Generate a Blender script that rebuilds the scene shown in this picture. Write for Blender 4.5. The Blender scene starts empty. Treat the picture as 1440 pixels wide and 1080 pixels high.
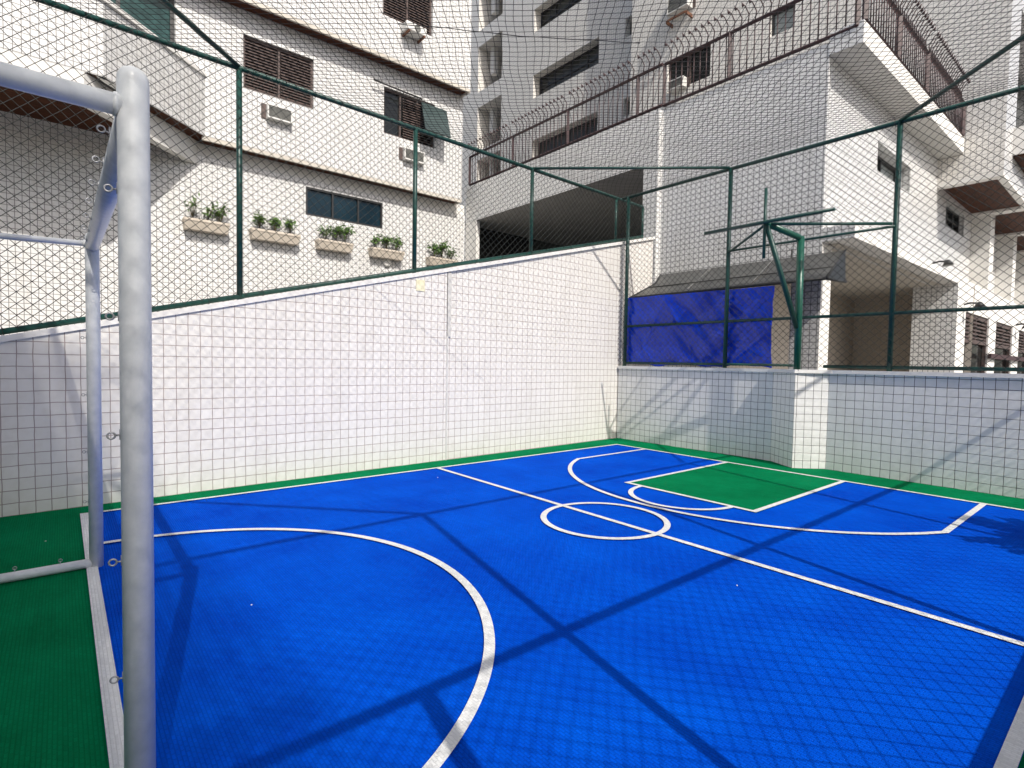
import bpy, bmesh, math, random
import numpy as np
from mathutils import Vector, Matrix
random.seed(7)
R = math.radians
scene = bpy.context.scene
COL = scene.collection

# ---------------------------------------------------------------- camera
FPX, YAW, PITCH, ROLL, EYE = 760.05, R(50.176), R(2.302), R(0.983), 1.3
fw = Vector((math.cos(YAW)*math.cos(PITCH), math.sin(YAW)*math.cos(PITCH), -math.sin(PITCH)))
r0 = Vector((math.sin(YAW), -math.cos(YAW), 0)); u0 = r0.cross(fw)
cr, sr = math.cos(ROLL), math.sin(ROLL)
rt = cr*r0 + sr*u0; up = -sr*r0 + cr*u0
CAM = Vector((0, 0, EYE))
cam = bpy.data.objects.new('camera', bpy.data.cameras.new('camera'))
COL.objects.link(cam)
cam.data.lens = FPX/1440*36; cam.data.sensor_width = 36
cam.data.clip_start = 0.02; cam.data.clip_end = 2000
cam.matrix_world = Matrix(((rt.x, up.x, -fw.x, CAM.x), (rt.y, up.y, -fw.y, CAM.y), (rt.z, up.z, -fw.z, CAM.z), (0, 0, 0, 1)))
scene.camera = cam

def at(x, y, ax, val):
    """point where the sight line through photo pixel (x, y) meets the real plane axis=val"""
    d = rt*((x-720)/FPX) + up*(-(y-540)/FPX) + fw
    t = (val-CAM[ax])/d[ax]
    return CAM + d*t

# ---------------------------------------------------------------- light
LX, LY = 0.225, 1.01                    # light travels (LX, LY, -1)
sun_dir = Vector((-LX, -LY, 1)).normalized()
world = bpy.data.worlds.new("World"); scene.world = world; world.use_nodes = True
nt = world.node_tree; nt.nodes.clear()
sky = nt.nodes.new('ShaderNodeTexSky'); sky.sky_type = 'NISHITA'; sky.sun_disc = False
sky.dust_density = 3.0; sky.ozone_density = 0.6; sky.air_density = 0.9
sky.sun_elevation = math.asin(sun_dir.z)
sky.sun_rotation = math.atan2(sun_dir.x, sun_dir.y)
bg = nt.nodes.new('ShaderNodeBackground'); bg.inputs[1].default_value = 0.15
out = nt.nodes.new('ShaderNodeOutputWorld')
nt.links.new(sky.outputs[0], bg.inputs[0]); nt.links.new(bg.outputs[0], out.inputs[0])
sl = bpy.data.lights.new('sun', 'SUN'); sl.energy = 4.0; sl.angle = R(0.53); sl.color = (1, 0.955, 0.885)
so = bpy.data.objects.new('sun', sl); COL.objects.link(so)
so.rotation_euler = (-sun_dir).to_track_quat('-Z', 'Y').to_euler(); so.location = (-6, -20, 25)
scene.view_settings.view_transform = 'Standard'; scene.view_settings.look = 'None'
scene.view_settings.exposure = 0.08; scene.view_settings.gamma = 1
scene.cycles.max_bounces = 8; scene.cycles.diffuse_bounces = 5

# ---------------------------------------------------------------- materials
def new_mat(name, rough=0.6, metal=0.0, spec=0.5):
    m = bpy.data.materials.new(name); m.use_nodes = True
    b = m.node_tree.nodes['Principled BSDF']
    b.inputs['Roughness'].default_value = rough; b.inputs['Metallic'].default_value = metal
    b.inputs['Specular IOR Level'].default_value = spec
    return m, m.node_tree, b
def N(t, kind, **kw):
    n = t.nodes.new(kind)
    for k, v in kw.items():
        if k.startswith('i_'): n.inputs[k[2:].replace('_', ' ')].default_value = v
        else: setattr(n, k, v)
    return n
def ramp(t, src, stops):
    r = t.nodes.new('ShaderNodeValToRGB')
    el = r.color_ramp.elements
    while len(el) < len(stops): el.new(0.5)
    for e, (p, c) in zip(el, stops): e.position = p; e.color = (*c, 1)
    t.links.new(src, r.inputs[0]); return r
def vary(name, c1, c2, scale=3.0, rough=0.6, metal=0.0, bump=0.0, bscale=40, detail=5, spec=0.5, coords='Object'):
    m, t, b = new_mat(name, rough, metal, spec)
    tc = N(t, 'ShaderNodeTexCoord')
    n = N(t, 'ShaderNodeTexNoise', i_Scale=scale, i_Detail=detail, i_Roughness=0.6)
    t.links.new(tc.outputs[coords], n.inputs['Vector'])
    r = ramp(t, n.outputs['Fac'], [(0.3, c1), (0.7, c2)])
    t.links.new(r.outputs[0], b.inputs['Base Color'])
    if bump:
        n2 = N(t, 'ShaderNodeTexNoise', i_Scale=bscale, i_Detail=4)
        t.links.new(tc.outputs[coords], n2.inputs['Vector'])
        bp = N(t, 'ShaderNodeBump', i_Strength=bump, i_Distance=0.01)
        t.links.new(n2.outputs['Fac'], bp.inputs['Height']); t.links.new(bp.outputs[0], b.inputs['Normal'])
    return m
def tile(name, c1, c2, grout, size=0.1, mortar=0.003, rough=0.35, dirt=0.25, dirtcol=(0.55, 0.5, 0.4), bump=0.5):
    m, t, b = new_mat(name, rough)
    tc = N(t, 'ShaderNodeTexCoord')
    br = N(t, 'ShaderNodeTexBrick', offset=0.0, squash=1.0)
    br.inputs['Scale'].default_value = 1; br.inputs['Brick Width'].default_value = size; br.inputs['Row Height'].default_value = size
    br.inputs['Mortar Size'].default_value = mortar; br.inputs['Mortar Smooth'].default_value = 0.2; br.inputs['Bias'].default_value = 0
    br.inputs['Color1'].default_value = (*c1, 1); br.inputs['Color2'].default_value = (*c2, 1); br.inputs['Mortar'].default_value = (*grout, 1)
    # hand-set tiles: the joints wander a little
    wn = N(t, 'ShaderNodeTexNoise', i_Scale=6.0, i_Detail=2)
    t.links.new(tc.outputs['UV'], wn.inputs['Vector'])
    sub = N(t, 'ShaderNodeVectorMath', operation='SUBTRACT'); sub.inputs[1].default_value = (0.5, 0.5, 0.5)
    t.links.new(wn.outputs['Color'], sub.inputs[0])
    sc = N(t, 'ShaderNodeVectorMath', operation='SCALE'); sc.inputs['Scale'].default_value = 0.012
    t.links.new(sub.outputs[0], sc.inputs[0])
    ad = N(t, 'ShaderNodeVectorMath', operation='ADD')
    t.links.new(tc.outputs['UV'], ad.inputs[0]); t.links.new(sc.outputs[0], ad.inputs[1])
    t.links.new(ad.outputs[0], br.inputs['Vector'])
    # weathering with a shape of its own
    mp = N(t, 'ShaderNodeMapping'); mp.inputs['Scale'].default_value = (3.0, 0.45, 1)
    t.links.new(tc.outputs['UV'], mp.inputs['Vector'])
    n1 = N(t, 'ShaderNodeTexNoise', i_Scale=1.6, i_Detail=7, i_Roughness=0.65)
    t.links.new(mp.outputs[0], n1.inputs['Vector'])
    n3 = N(t, 'ShaderNodeTexNoise', i_Scale=14.0, i_Detail=4)
    t.links.new(tc.outputs['UV'], n3.inputs['Vector'])
    mm = N(t, 'ShaderNodeMath', operation='MULTIPLY'); t.links.new(n1.outputs['Fac'], mm.inputs[0]); t.links.new(n3.outputs['Fac'], mm.inputs[1])
    mr = N(t, 'ShaderNodeMapRange'); mr.inputs['From Min'].default_value = 0.2; mr.inputs['From Max'].default_value = 0.42
    mr.inputs['To Min'].default_value = 0; mr.inputs['To Max'].default_value = dirt
    t.links.new(mm.outputs[0], mr.inputs['Value'])
    mx = N(t, 'ShaderNodeMixRGB', blend_type='MULTIPLY'); mx.inputs['Color2'].default_value = (*dirtcol, 1)
    t.links.new(mr.outputs[0], mx.inputs['Fac']); t.links.new(br.outputs['Color'], mx.inputs['Color1'])
    t.links.new(mx.outputs[0], b.inputs['Base Color'])
    inv = N(t, 'ShaderNodeMath', operation='SUBTRACT'); inv.inputs[0].default_value = 1
    t.links.new(br.outputs['Fac'], inv.inputs[1])
    n2 = N(t, 'ShaderNodeTexNoise', i_Scale=18.0, i_Detail=2)
    t.links.new(tc.outputs['UV'], n2.inputs['Vector'])
    m2 = N(t, 'ShaderNodeMath', operation='MULTIPLY_ADD'); m2.inputs[1].default_value = 0.35
    t.links.new(n2.outputs['Fac'], m2.inputs[0]); t.links.new(inv.outputs[0], m2.inputs[2])
    bp = N(t, 'ShaderNodeBump', i_Strength=bump, i_Distance=0.004)
    t.links.new(m2.outputs[0], bp.inputs['Height']); t.links.new(bp.outputs[0], b.inputs['Normal'])
    return m
def court(name, c1, c2, rough=0.5, wear=0.25, weave=0.24, spec=0.35):
    """interlocking plastic mat: fine rows of raised ribs"""
    m, t, b = new_mat(name, rough, spec=spec)
    tc = N(t, 'ShaderNodeTexCoord')
    n = N(t, 'ShaderNodeTexNoise', i_Scale=1.3, i_Detail=8, i_Roughness=0.65)
    t.links.new(tc.outputs['Object'], n.inputs['Vector'])
    mp = N(t, 'ShaderNodeMapping'); mp.inputs['Scale'].default_value = (14, 1.2, 1); mp.inputs['Rotation'].default_value = (0, 0, R(38))
    t.links.new(tc.outputs['Object'], mp.inputs['Vector'])
    n5 = N(t, 'ShaderNodeTexNoise', i_Scale=2.0, i_Detail=5)
    t.links.new(mp.outputs[0], n5.inputs['Vector'])
    av = N(t, 'ShaderNodeMath', operation='MULTIPLY_ADD'); av.inputs[1].default_value = 0.22
    t.links.new(n5.outputs['Fac'], av.inputs[0])
    hf = N(t, 'ShaderNodeMath', operation='MULTIPLY'); hf.inputs[1].default_value = 0.78
    t.links.new(n.outputs['Fac'], hf.inputs[0]); t.links.new(hf.outputs[0], av.inputs[2])
    r = ramp(t, av.outputs[0], [(0.36, c1), (0.64, c2)])
    br = N(t, 'ShaderNodeTexBrick', offset=0.5, squash=1.0)
    br.inputs['Scale'].default_value = 1; br.inputs['Brick Width'].default_value = 0.03; br.inputs['Row Height'].default_value = 0.0135
    br.inputs['Mortar Size'].default_value = 0.0035; br.inputs['Mortar Smooth'].default_value = 0.8
    br.inputs['Color1'].default_value = (1, 1, 1, 1); br.inputs['Color2'].default_value = (0.86, 0.86, 0.86, 1)
    br.inputs['Mortar'].default_value = (1-weave, 1-weave, 1-weave, 1)
    rot = N(t, 'ShaderNodeMapping'); rot.inputs['Rotation'].default_value = (0, 0, R(90))
    t.links.new(tc.outputs['Object'], rot.inputs['Vector']); t.links.new(rot.outputs[0], br.inputs['Vector'])
    mx = N(t, 'ShaderNodeMixRGB', blend_type='MULTIPLY'); mx.inputs['Fac'].default_value = 1
    t.links.new(r.outputs[0], mx.inputs['Color1']); t.links.new(br.outputs['Color'], mx.inputs['Color2'])
    t.links.new(mx.outputs[0], b.inputs['Base Color'])
    inv = N(t, 'ShaderNodeMath', operation='SUBTRACT'); inv.inputs[0].default_value = 1
    t.links.new(br.outputs['Fac'], inv.inputs[1])
    bp = N(t, 'ShaderNodeBump', i_Strength=0.5, i_Distance=0.003)
    t.links.new(inv.outputs[0], bp.inputs['Height']); t.links.new(bp.outputs[0], b.inputs['Normal'])
    return m
M = {}
M['wall_tile'] = tile('white_wall_tile', (0.765, 0.745, 0.705), (0.73, 0.71, 0.672), (0.34, 0.275, 0.255), dirt=0.32, dirtcol=(0.72, 0.69, 0.62), mortar=0.0034)
M['back_tile'] = tile('grey_white_wall_tile', (0.80, 0.79, 0.765), (0.755, 0.745, 0.725), (0.09, 0.08, 0.08), dirt=0.35, dirtcol=(0.7, 0.69, 0.64), mortar=0.0032)
M['facade_tile'] = tile('facade_tile', (0.73, 0.725, 0.715), (0.69, 0.685, 0.675), (0.20, 0.195, 0.19), dirt=0.42, dirtcol=(0.77, 0.735, 0.66), mortar=0.0056)
M['podium_tile'] = tile('podium_tile', (0.78, 0.775, 0.76), (0.73, 0.725, 0.71), (0.12, 0.12, 0.12), dirt=0.28, dirtcol=(0.75, 0.72, 0.66), mortar=0.0055)
M['tower_tile'] = tile('tower_tile', (0.86, 0.83, 0.78), (0.82, 0.79, 0.74), (0.30, 0.29, 0.27), dirt=0.25, dirtcol=(0.75, 0.72, 0.66), mortar=0.005)
M['plaster'] = vary('white_plaster', (0.70, 0.68, 0.64), (0.80, 0.785, 0.75), 2.5, 0.8, bump=0.15)
M['tan'] = vary('tan_render', (0.52, 0.48, 0.42), (0.62, 0.58, 0.51), 2.5, 0.85, bump=0.15)
M['beige'] = tile('beige_interior_tile', (0.56, 0.50, 0.43), (0.52, 0.465, 0.40), (0.32, 0.28, 0.24), size=0.15, mortar=0.004, rough=0.6)
M['soffit'] = vary('soffit_render', (0.52, 0.51, 0.48), (0.60, 0.59, 0.56), 2.5, 0.85, bump=0.1)
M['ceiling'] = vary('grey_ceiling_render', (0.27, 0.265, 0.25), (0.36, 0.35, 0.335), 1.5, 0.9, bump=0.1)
M['concrete'] = vary('grey_concrete', (0.16, 0.155, 0.145), (0.24, 0.235, 0.22), 3, 0.85, bump=0.2)
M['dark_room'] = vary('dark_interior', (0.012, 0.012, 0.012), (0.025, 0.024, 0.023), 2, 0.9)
M['green_pipe'] = vary('dark_green_paint', (0.004, 0.038, 0.031), (0.009, 0.068, 0.054), 22, 0.42, bump=0.15, bscale=60)
M['green_bright'] = vary('green_gloss_paint', (0.006, 0.070, 0.045), (0.011, 0.105, 0.068), 14, 0.35, bump=0.1, bscale=60)
M['wire'] = vary('coated_wire', (0.010, 0.014, 0.013), (0.024, 0.032, 0.028), 30, 0.6)
M['net'] = vary('net_cord', (0.006, 0.006, 0.007), (0.016, 0.016, 0.018), 30, 0.8)
M['brown_metal'] = vary('brown_metal_paint', (0.035, 0.014, 0.015), (0.075, 0.035, 0.035), 18, 0.5, bump=0.1)
M['galv'] = vary('pale_grey_goal_paint', (0.60, 0.625, 0.635), (0.74, 0.755, 0.76), 22, 0.36, metal=0.0, bump=0.05, bscale=120, detail=8)
M['dark_glass'] = vary('dark_glass', (0.007, 0.008, 0.008), (0.022, 0.024, 0.023), 1.5, 0.1, spec=0.35)
M['blue_glass'] = vary('blue_glass', (0.003, 0.012, 0.020), (0.008, 0.030, 0.045), 1.2, 0.1, spec=0.3)
M['teal_glass'] = vary('teal_glass', (0.008, 0.030, 0.030), (0.03, 0.09, 0.085), 6, 0.12, spec=0.3)
M['curtain_glass'] = vary('curtained_glass', (0.025, 0.026, 0.024), (0.085, 0.088, 0.078), 1.1, 0.2, spec=0.3)
M['sash_glass'] = vary('sash_glass', (0.030, 0.050, 0.050), (0.055, 0.080, 0.078), 5, 0.35)
M['frosted'] = vary('frosted_glass', (0.24, 0.27, 0.26), (0.34, 0.37, 0.36), 3, 0.35)
M['alu'] = vary('dark_frame', (0.012, 0.012, 0.013), (0.03, 0.028, 0.028), 20, 0.45)
M['brown_wood'] = vary('brown_wood_shutter', (0.055, 0.035, 0.030), (0.12, 0.085, 0.075), 12, 0.6)
M['ac_white'] = vary('aircon_white', (0.60, 0.59, 0.56), (0.74, 0.73, 0.70), 10, 0.5)
M['ac_grille'] = vary('aircon_grille', (0.14, 0.14, 0.13), (0.26, 0.26, 0.24), 14, 0.6)
M['rust'] = vary('rusty_steel', (0.12, 0.05, 0.03), (0.22, 0.10, 0.05), 14, 0.8)
M['awning'] = vary('dark_awning_sheet', (0.030, 0.032, 0.031), (0.075, 0.075, 0.070), 4, 0.42, bump=0.2, bscale=12)
M['awning_dark'] = vary('black_awning_frame', (0.010, 0.010, 0.010), (0.022, 0.022, 0.022), 10, 0.5)
M['seam'] = vary('pale_seam', (0.16, 0.16, 0.155), (0.24, 0.24, 0.235), 10, 0.5)
M['tarp'] = vary('blue_tarp_sheet', (0.001, 0.030, 0.48), (0.003, 0.058, 0.70), 3, 0.22, bump=0.5, bscale=9)
M['planter'] = vary('cream_planter', (0.50, 0.44, 0.36), (0.64, 0.57, 0.48), 9, 0.8, bump=0.2)
M['soil'] = vary('planter_soil', (0.03, 0.02, 0.013), (0.06, 0.04, 0.03), 20, 0.95)
M['leaf'] = vary('leaf_green', (0.035, 0.085, 0.015), (0.13, 0.24, 0.04), 16, 0.5)
M['leaf_dark'] = vary('leaf_dark_green', (0.02, 0.05, 0.014), (0.05, 0.11, 0.03), 9, 0.5)
M['stem'] = vary('plant_stem', (0.06, 0.05, 0.025), (0.12, 0.10, 0.05), 20, 0.7)
M['paper'] = vary('pale_yellow_paper', (0.72, 0.68, 0.44), (0.78, 0.74, 0.55), 9, 0.8)
M['steel'] = vary('hook_steel', (0.30, 0.31, 0.32), (0.48, 0.48, 0.48), 40, 0.4, metal=0.6)
M['black'] = vary('black_plastic', (0.01, 0.01, 0.01), (0.02, 0.02, 0.02), 10, 0.5)
M['blue'] = court('blue_court_mat', (0.0001, 0.056, 0.51), (0.0002, 0.096, 0.69), rough=0.9, spec=0.02)
M['green'] = court('green_court_mat', (0.0006, 0.155, 0.055), (0.0015, 0.225, 0.085), rough=0.9, spec=0.02)
M['line'] = court('white_court_paint', (0.70, 0.71, 0.70), (0.86, 0.86, 0.85), rough=0.6, weave=0.14)
M['asphalt'] = vary('grey_paving', (0.16, 0.155, 0.15), (0.24, 0.235, 0.225), 4, 0.9, bump=0.3)
def wood():
    m, t, b = new_mat('wood_soffit', 0.6, 0, 0.15)
    tc = N(t, 'ShaderNodeTexCoord')
    mp = N(t, 'ShaderNodeMapping'); mp.inputs['Scale'].default_value = (1.2, 14, 1)
    t.links.new(tc.outputs['UV'], mp.inputs['Vector'])
    n = N(t, 'ShaderNodeTexNoise', i_Scale=2.2, i_Detail=6); t.links.new(mp.outputs[0], n.inputs['Vector'])
    r = ramp(t, n.outputs['Fac'], [(0.3, (0.045, 0.014, 0.006)), (0.7, (0.13, 0.044, 0.020))])
    br = N(t, 'ShaderNodeTexBrick', offset=0.37)
    br.inputs['Scale'].default_value = 1; br.inputs['Brick Width'].default_value = 2.2; br.inputs['Row Height'].default_value = 0.1
    br.inputs['Mortar Size'].default_value = 0.004
    br.inputs['Color1'].default_value = (1, 1, 1, 1); br.inputs['Color2'].default_value = (0.72, 0.72, 0.72, 1); br.inputs['Mortar'].default_value = (0.1, 0.1, 0.1, 1)
    t.links.new(tc.outputs['UV'], br.inputs['Vector'])
    mx = N(t, 'ShaderNodeMixRGB', blend_type='MULTIPLY'); mx.inputs['Fac'].default_value = 1
    t.links.new(r.outputs[0], mx.inputs['Color1']); t.links.new(br.outputs['Color'], mx.inputs['Color2'])
    t.links.new(mx.outputs[0], b.inputs['Base Color'])
    return m
M['wood'] = wood()

# ---------------------------------------------------------------- mesh helpers
class MB:
    """collects faces and links them as ONE mesh object with metric UVs"""
    def __init__(s): s.v = []; s.f = []; s.smooth = []
    def poly(s, pts, smooth=False):
        i = len(s.v); s.v += [tuple(p) for p in pts]
        s.f.append(tuple(range(i, i+len(pts)))); s.smooth.append(smooth); return s
    def box(s, x0, x1, y0, y1, z0, z1):
        i = len(s.v)
        s.v += [(x0,y0,z0),(x1,y0,z0),(x1,y1,z0),(x0,y1,z0),(x0,y0,z1),(x1,y0,z1),(x1,y1,z1),(x0,y1,z1)]
        for q in ((3,2,1,0),(4,5,6,7),(0,1,5,4),(1,2,6,5),(2,3,7,6),(3,0,4,7)):
            s.f.append(tuple(i+k for k in q)); s.smooth.append(False)
        return s
    def prism(s, pts, z0, z1):
        """vertical prism; z0/z1 numbers or functions of the point"""
        n = len(pts); g = (lambda z, p: z(p) if callable(z) else z)
        lo = [(p[0], p[1], g(z0, p)) for p in pts]; hi = [(p[0], p[1], g(z1, p)) for p in pts]
        s.poly(lo[::-1]); s.poly(hi)
        for k in range(n): s.poly([lo[k], lo[(k+1) % n], hi[(k+1) % n], hi[k]])
        return s
    def tube(s, pts, r, n=10, cap=True, smooth=True):
        pts = [Vector(p) for p in pts]; rr = r if isinstance(r, (list, tuple)) else [r]*len(pts)
        base = len(s.v); prev = None
        for k, p in enumerate(pts):
            a = pts[max(k-1, 0)]; b = pts[min(k+1, len(pts)-1)]
            d = (b-a).normalized()
            if prev is None:
                e = d.cross(Vector((0, 0, 1)))
                if e.length < 1e-3: e = d.cross(Vector((1, 0, 0)))
            else: e = prev - d*prev.dot(d)
            e.normalize(); prev = e; g = d.cross(e)
            for j in range(n):
                th = 2*math.pi*j/n
                s.v.append(tuple(p + (e*math.cos(th)+g*math.sin(th))*rr[k]))
        for k in range(len(pts)-1):
            for j in range(n):
                a = base+k*n+j; b = base+k*n+(j+1) % n
                s.f.append((a, b, b+n, a+n)); s.smooth.append(smooth)
        if cap:
            s.f.append(tuple(base+j for j in range(n))[::-1]); s.smooth.append(False)
            e0 = base+(len(pts)-1)*n
            s.f.append(tuple(e0+j for j in range(n))); s.smooth.append(False)
        return s
    def ring(s, c, axis, rad, r, n=14, m=6):
        c = Vector(c); axis = Vector(axis).normalized()
        e = axis.cross(Vector((0, 0, 1)))
        if e.length < 1e-3: e = Vector((1, 0, 0))
        e.normalize(); g = axis.cross(e); base = len(s.v)
        for i in range(n):
            t = 2*math.pi*i/n; d = e*math.cos(t)+g*math.sin(t)
            for j in range(m):
                q = 2*math.pi*j/m
                s.v.append(tuple(c + d*(rad+r*math.cos(q)) + axis*r*math.sin(q)))
        for i in range(n):
            for j in range(m):
                s.f.append((base+i*m+j, base+((i+1) % n)*m+j, base+((i+1) % n)*m+(j+1) % m, base+i*m+(j+1) % m)); s.smooth.append(True)
        return s
    def build(s, name, mat, parent=None, bevel=0):
        off = Vector((0, 0, 0)); p = parent
        while p is not None: off += p.location; p = p.parent
        me = bpy.data.meshes.new(name)
        V = np.array(s.v, dtype=float) - np.array(off)
        me.from_pydata(V.tolist(), [], s.f); me.materials.append(mat)
        me.polygons.foreach_set('use_smooth', s.smooth)
        uv = me.uv_layers.new(name='uv').data
        vs = me.vertices
        for pl in me.polygons:
            n = pl.normal
            if abs(n.z) > 0.85: ua, va = Vector((1, 0, 0)), Vector((0, 1, 0))
            else:
                ua = Vector((-n.y, n.x, 0)).normalized()
                if abs(ua.x) > abs(ua.y):
                    if ua.x < 0: ua = -ua
                elif ua.y < 0: ua = -ua
                va = Vector((0, 0, 1))
            for li in pl.loop_indices:
                co = vs[me.loops[li].vertex_index].co + off
                uv[li].uv = (co.dot(ua), co.dot(va))
        o = bpy.data.objects.new(name, me); COL.objects.link(o)
        if parent is not None: o.parent = parent
        if bevel:
            bv = o.modifiers.new('edge', 'BEVEL'); bv.width = bevel; bv.segments = 2; bv.limit_method = 'ANGLE'; bv.angle_limit = R(50)
        return o
def tag(o, label, cat=None, group=None, kind=None):
    o['label'] = label
    if cat: o['category'] = cat
    if group: o['group'] = group
    if kind: o['kind'] = kind
    return o
def thing(name, label, cat, loc=(0, 0, 0), group=None):
    o = bpy.data.objects.new(name, None); COL.objects.link(o); o.location = loc; o.empty_display_size = 0.2
    return tag(o, label, cat, group)
def copy_tree(o, parent=None):
    c = o.copy(); COL.objects.link(c)
    if parent is not None: c.parent = parent
    for ch in list(o.children): copy_tree(ch, c)
    return c
def structure(name, mb, mat, label):
    o = mb.build(name, mat); o['kind'] = 'structure'; o['label'] = label; return o

# facade plane helpers: axis 'y' = plane y=val seen from -y (u = x); axis 'x' = plane x=val seen from -x (u = y)
def fp(axis, val, u, z, d=0.0): return (u, val+d, z) if axis == 'y' else (val+d, u, z)
def facade(mb, axis, val, u0, u1, z0, z1, holes=(), depth=0.14):
    us = sorted({u0, u1, *[min(max(h[k], u0), u1) for h in holes for k in (0, 1)]})
    zs = sorted({z0, z1, *[min(max(h[k], z0), z1) for h in holes for k in (2, 3)]})
    for a, b in zip(us[:-1], us[1:]):
        for c, d in zip(zs[:-1], zs[1:]):
            mu, mz = (a+b)/2, (c+d)/2
            if any(h[0] < mu < h[1] and h[2] < mz < h[3] for h in holes): continue
            mb.poly([fp(axis, val, a, c), fp(axis, val, b, c), fp(axis, val, b, d), fp(axis, val, a, d)])
    for h in holes:
        dp = h[4] if len(h) > 4 else depth
        a, b, c, d = h[:4]
        for (p, q) in (((a, c), (b, c)), ((b, c), (b, d)), ((b, d), (a, d)), ((a, d), (a, c))):
            mb.poly([fp(axis, val, *p), fp(axis, val, *q), fp(axis, val, *q, dp), fp(axis, val, *p, dp)])
    return mb
def fbox(mb, axis, val, ua, ub, za, zb, d0, d1):
    if axis == 'y': mb.box(ua, ub, val+d0, val+d1, za, zb)
    else: mb.box(val+d0, val+d1, ua, ub, za, zb)
    return mb
def window(parent, axis, val, h, cols=2, kind='glass', fmat='alu', gmat='dark_glass', depth=0.12, rows=1, fw_=0.05):
    a, b, c, d = h[:4]
    m = MB(); f0, f1 = depth-0.05, depth+0.01
    fbox(m, axis, val, a, b, d-fw_, d-0.001, f0, f1); fbox(m, axis, val, a, b, c+0.001, c+fw_, f0, f1)
    fbox(m, axis, val, a+0.001, a+fw_, c+fw_, d-fw_, f0, f1); fbox(m, axis, val, b-fw_, b-0.001, c+fw_, d-fw_, f0, f1)
    for k in range(1, cols):
        u = a+(b-a)*k/cols; fbox(m, axis, val, u-fw_*0.45, u+fw_*0.45, c+fw_, d-fw_, f0+0.006, f1)
    for k in range(1, rows):
        z = c+(d-c)*k/rows; fbox(m, axis, val, a+fw_, b-fw_, z-fw_*0.35, z+fw_*0.35, f0+0.012, f1)
    w = m.build('window', M[fmat], parent)
    g = MB(); fbox(g, axis, val, a+0.01, b-0.01, c+0.01, d-0.01, depth+0.004, depth+0.03)
    g.build('pane', M[gmat], w)
    if kind == 'shutter':
        s = MB(); z = c+fw_+0.02
        while z < d-fw_-0.03:
            for k in range(cols):
                ua = a+(b-a)*k/cols+fw_*0.7; ub = a+(b-a)*(k+1)/cols-fw_*0.7
                s.poly([fp(axis, val, ua, z, f0-0.004), fp(axis, val, ub, z, f0-0.004), fp(axis, val, ub, z+0.045, f0+0.04), fp(axis, val, ua, z+0.045, f0+0.04)])
                s.poly([fp(axis, val, ua, z-0.01, f0-0.004), fp(axis, val, ub, z-0.01, f0-0.004), fp(axis, val, ub, z, f0-0.004), fp(axis, val, ua, z, f0-0.004)])
            z += 0.062
        s.build('louvre', M['brown_wood'], w)
    return w
def rect(axis, val, tl, br):
    """opening on a facade plane from two photo corners"""
    ax = 1 if axis == 'y' else 0
    p = at(*tl, ax, val); q = at(*br, ax, val)
    iu = 0 if axis == 'y' else 1
    return (min(p[iu], q[iu]), max(p[iu], q[iu]), min(p[2], q[2]), max(p[2], q[2]))

# ================================================================= ground and court
XN, XB, YR = -0.6, 7.5, -0.2            # near, back, right fence planes
def YL(x): return 5.862 + 0.0302*x      # left wall line
def ZTOP(x): return 1.53 + 0.253*x      # sloping top of the left wall
g = MB().poly([(-150, -150, -0.012), (200, -150, -0.012), (200, 200, -0.012), (-150, 200, -0.012)])
structure('ground', g, M['asphalt'], 'grey paved ground around the court')
g = MB().poly([(XN, YR, 0), (XB, YR, 0), (XB, YL(XB), 0), (XN, YL(XN), 0)])
structure('court_floor', g, M['green'], 'green textured plastic court surround')
X0, X1, Y0, Y1 = 0.10, 6.87, 0.245, 5.57
g = MB().poly([(X0, Y0, .004), (X1, Y0, .004), (X1, Y1, .004), (X0, Y1, .004)])
structure('playing_surface', g, M['blue'], 'bright blue textured plastic playing surface')
LZ = 0.012
lane = (4.70, 6.83, 2.24, 3.70)
g = MB().poly([(lane[0], lane[2], .008), (lane[1], lane[2], .008), (lane[1], lane[3], .008), (lane[0], lane[3], .008)])
structure('key_area', g, M['green'], 'green rectangle of the basketball key')
g = MB()
def lrect(x0, x1, y0, y1, z=LZ): g.poly([(x0, y0, z), (x1, y0, z), (x1, y1, z), (x0, y1, z)])
def larc(cx, cy, r, a0, a1, w=0.05, z=LZ, n=72):
    for k in range(n):
        t0 = R(a0+(a1-a0)*k/n); t1 = R(a0+(a1-a0)*(k+1)/n)
        g.poly([(cx+(r-w)*math.cos(t0), cy+(r-w)*math.sin(t0), z), (cx+r*math.cos(t0), cy+r*math.sin(t0), z),
                (cx+r*math.cos(t1), cy+r*math.sin(t1), z), (cx+(r-w)*math.cos(t1), cy+(r-w)*math.sin(t1), z)])
lrect(X0, X0+.055, Y0, Y1); lrect(X1-.05, X1, Y0, Y1)
lrect(X0+.055, X1-.05, Y0, Y0+.05); lrect(X0+.055, X1-.05, Y1-.045, Y1)
lrect(3.45, 3.50, Y0+.05, Y1-.045)
lrect(lane[0], lane[0]+.05, lane[2], lane[3]); lrect(lane[0]+.05, X1-.05, lane[2], lane[2]+.05); lrect(lane[0]+.05, X1-.05, lane[3]-.05, lane[3])
larc(3.45, 2.91, 0.53, 0, 360, z=LZ+.003)
larc(4.70, 2.97, 0.53, 90, 270, z=LZ+.003)
c3, r3 = 6.28, 2.20; a3 = math.degrees(math.asin(2.0/r3)); xe = c3-r3*math.cos(R(a3))
larc(c3, 3.02, r3, 180-a3, 180+a3, z=LZ+.003)
lrect(xe, X1-.05, 3.02+1.95, 3.02+2.0); lrect(xe, X1-.05, 3.02-2.0, 3.02-1.95)
a4 = math.degrees(math.acos((X0+.055-0.17)/1.69))
larc(0.17, 2.93, 1.69, -a4, a4, z=LZ+.003, n=110)
structure('court_markings', g, M['line'], 'white painted boundary lines, circles and arcs of the court')

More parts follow.
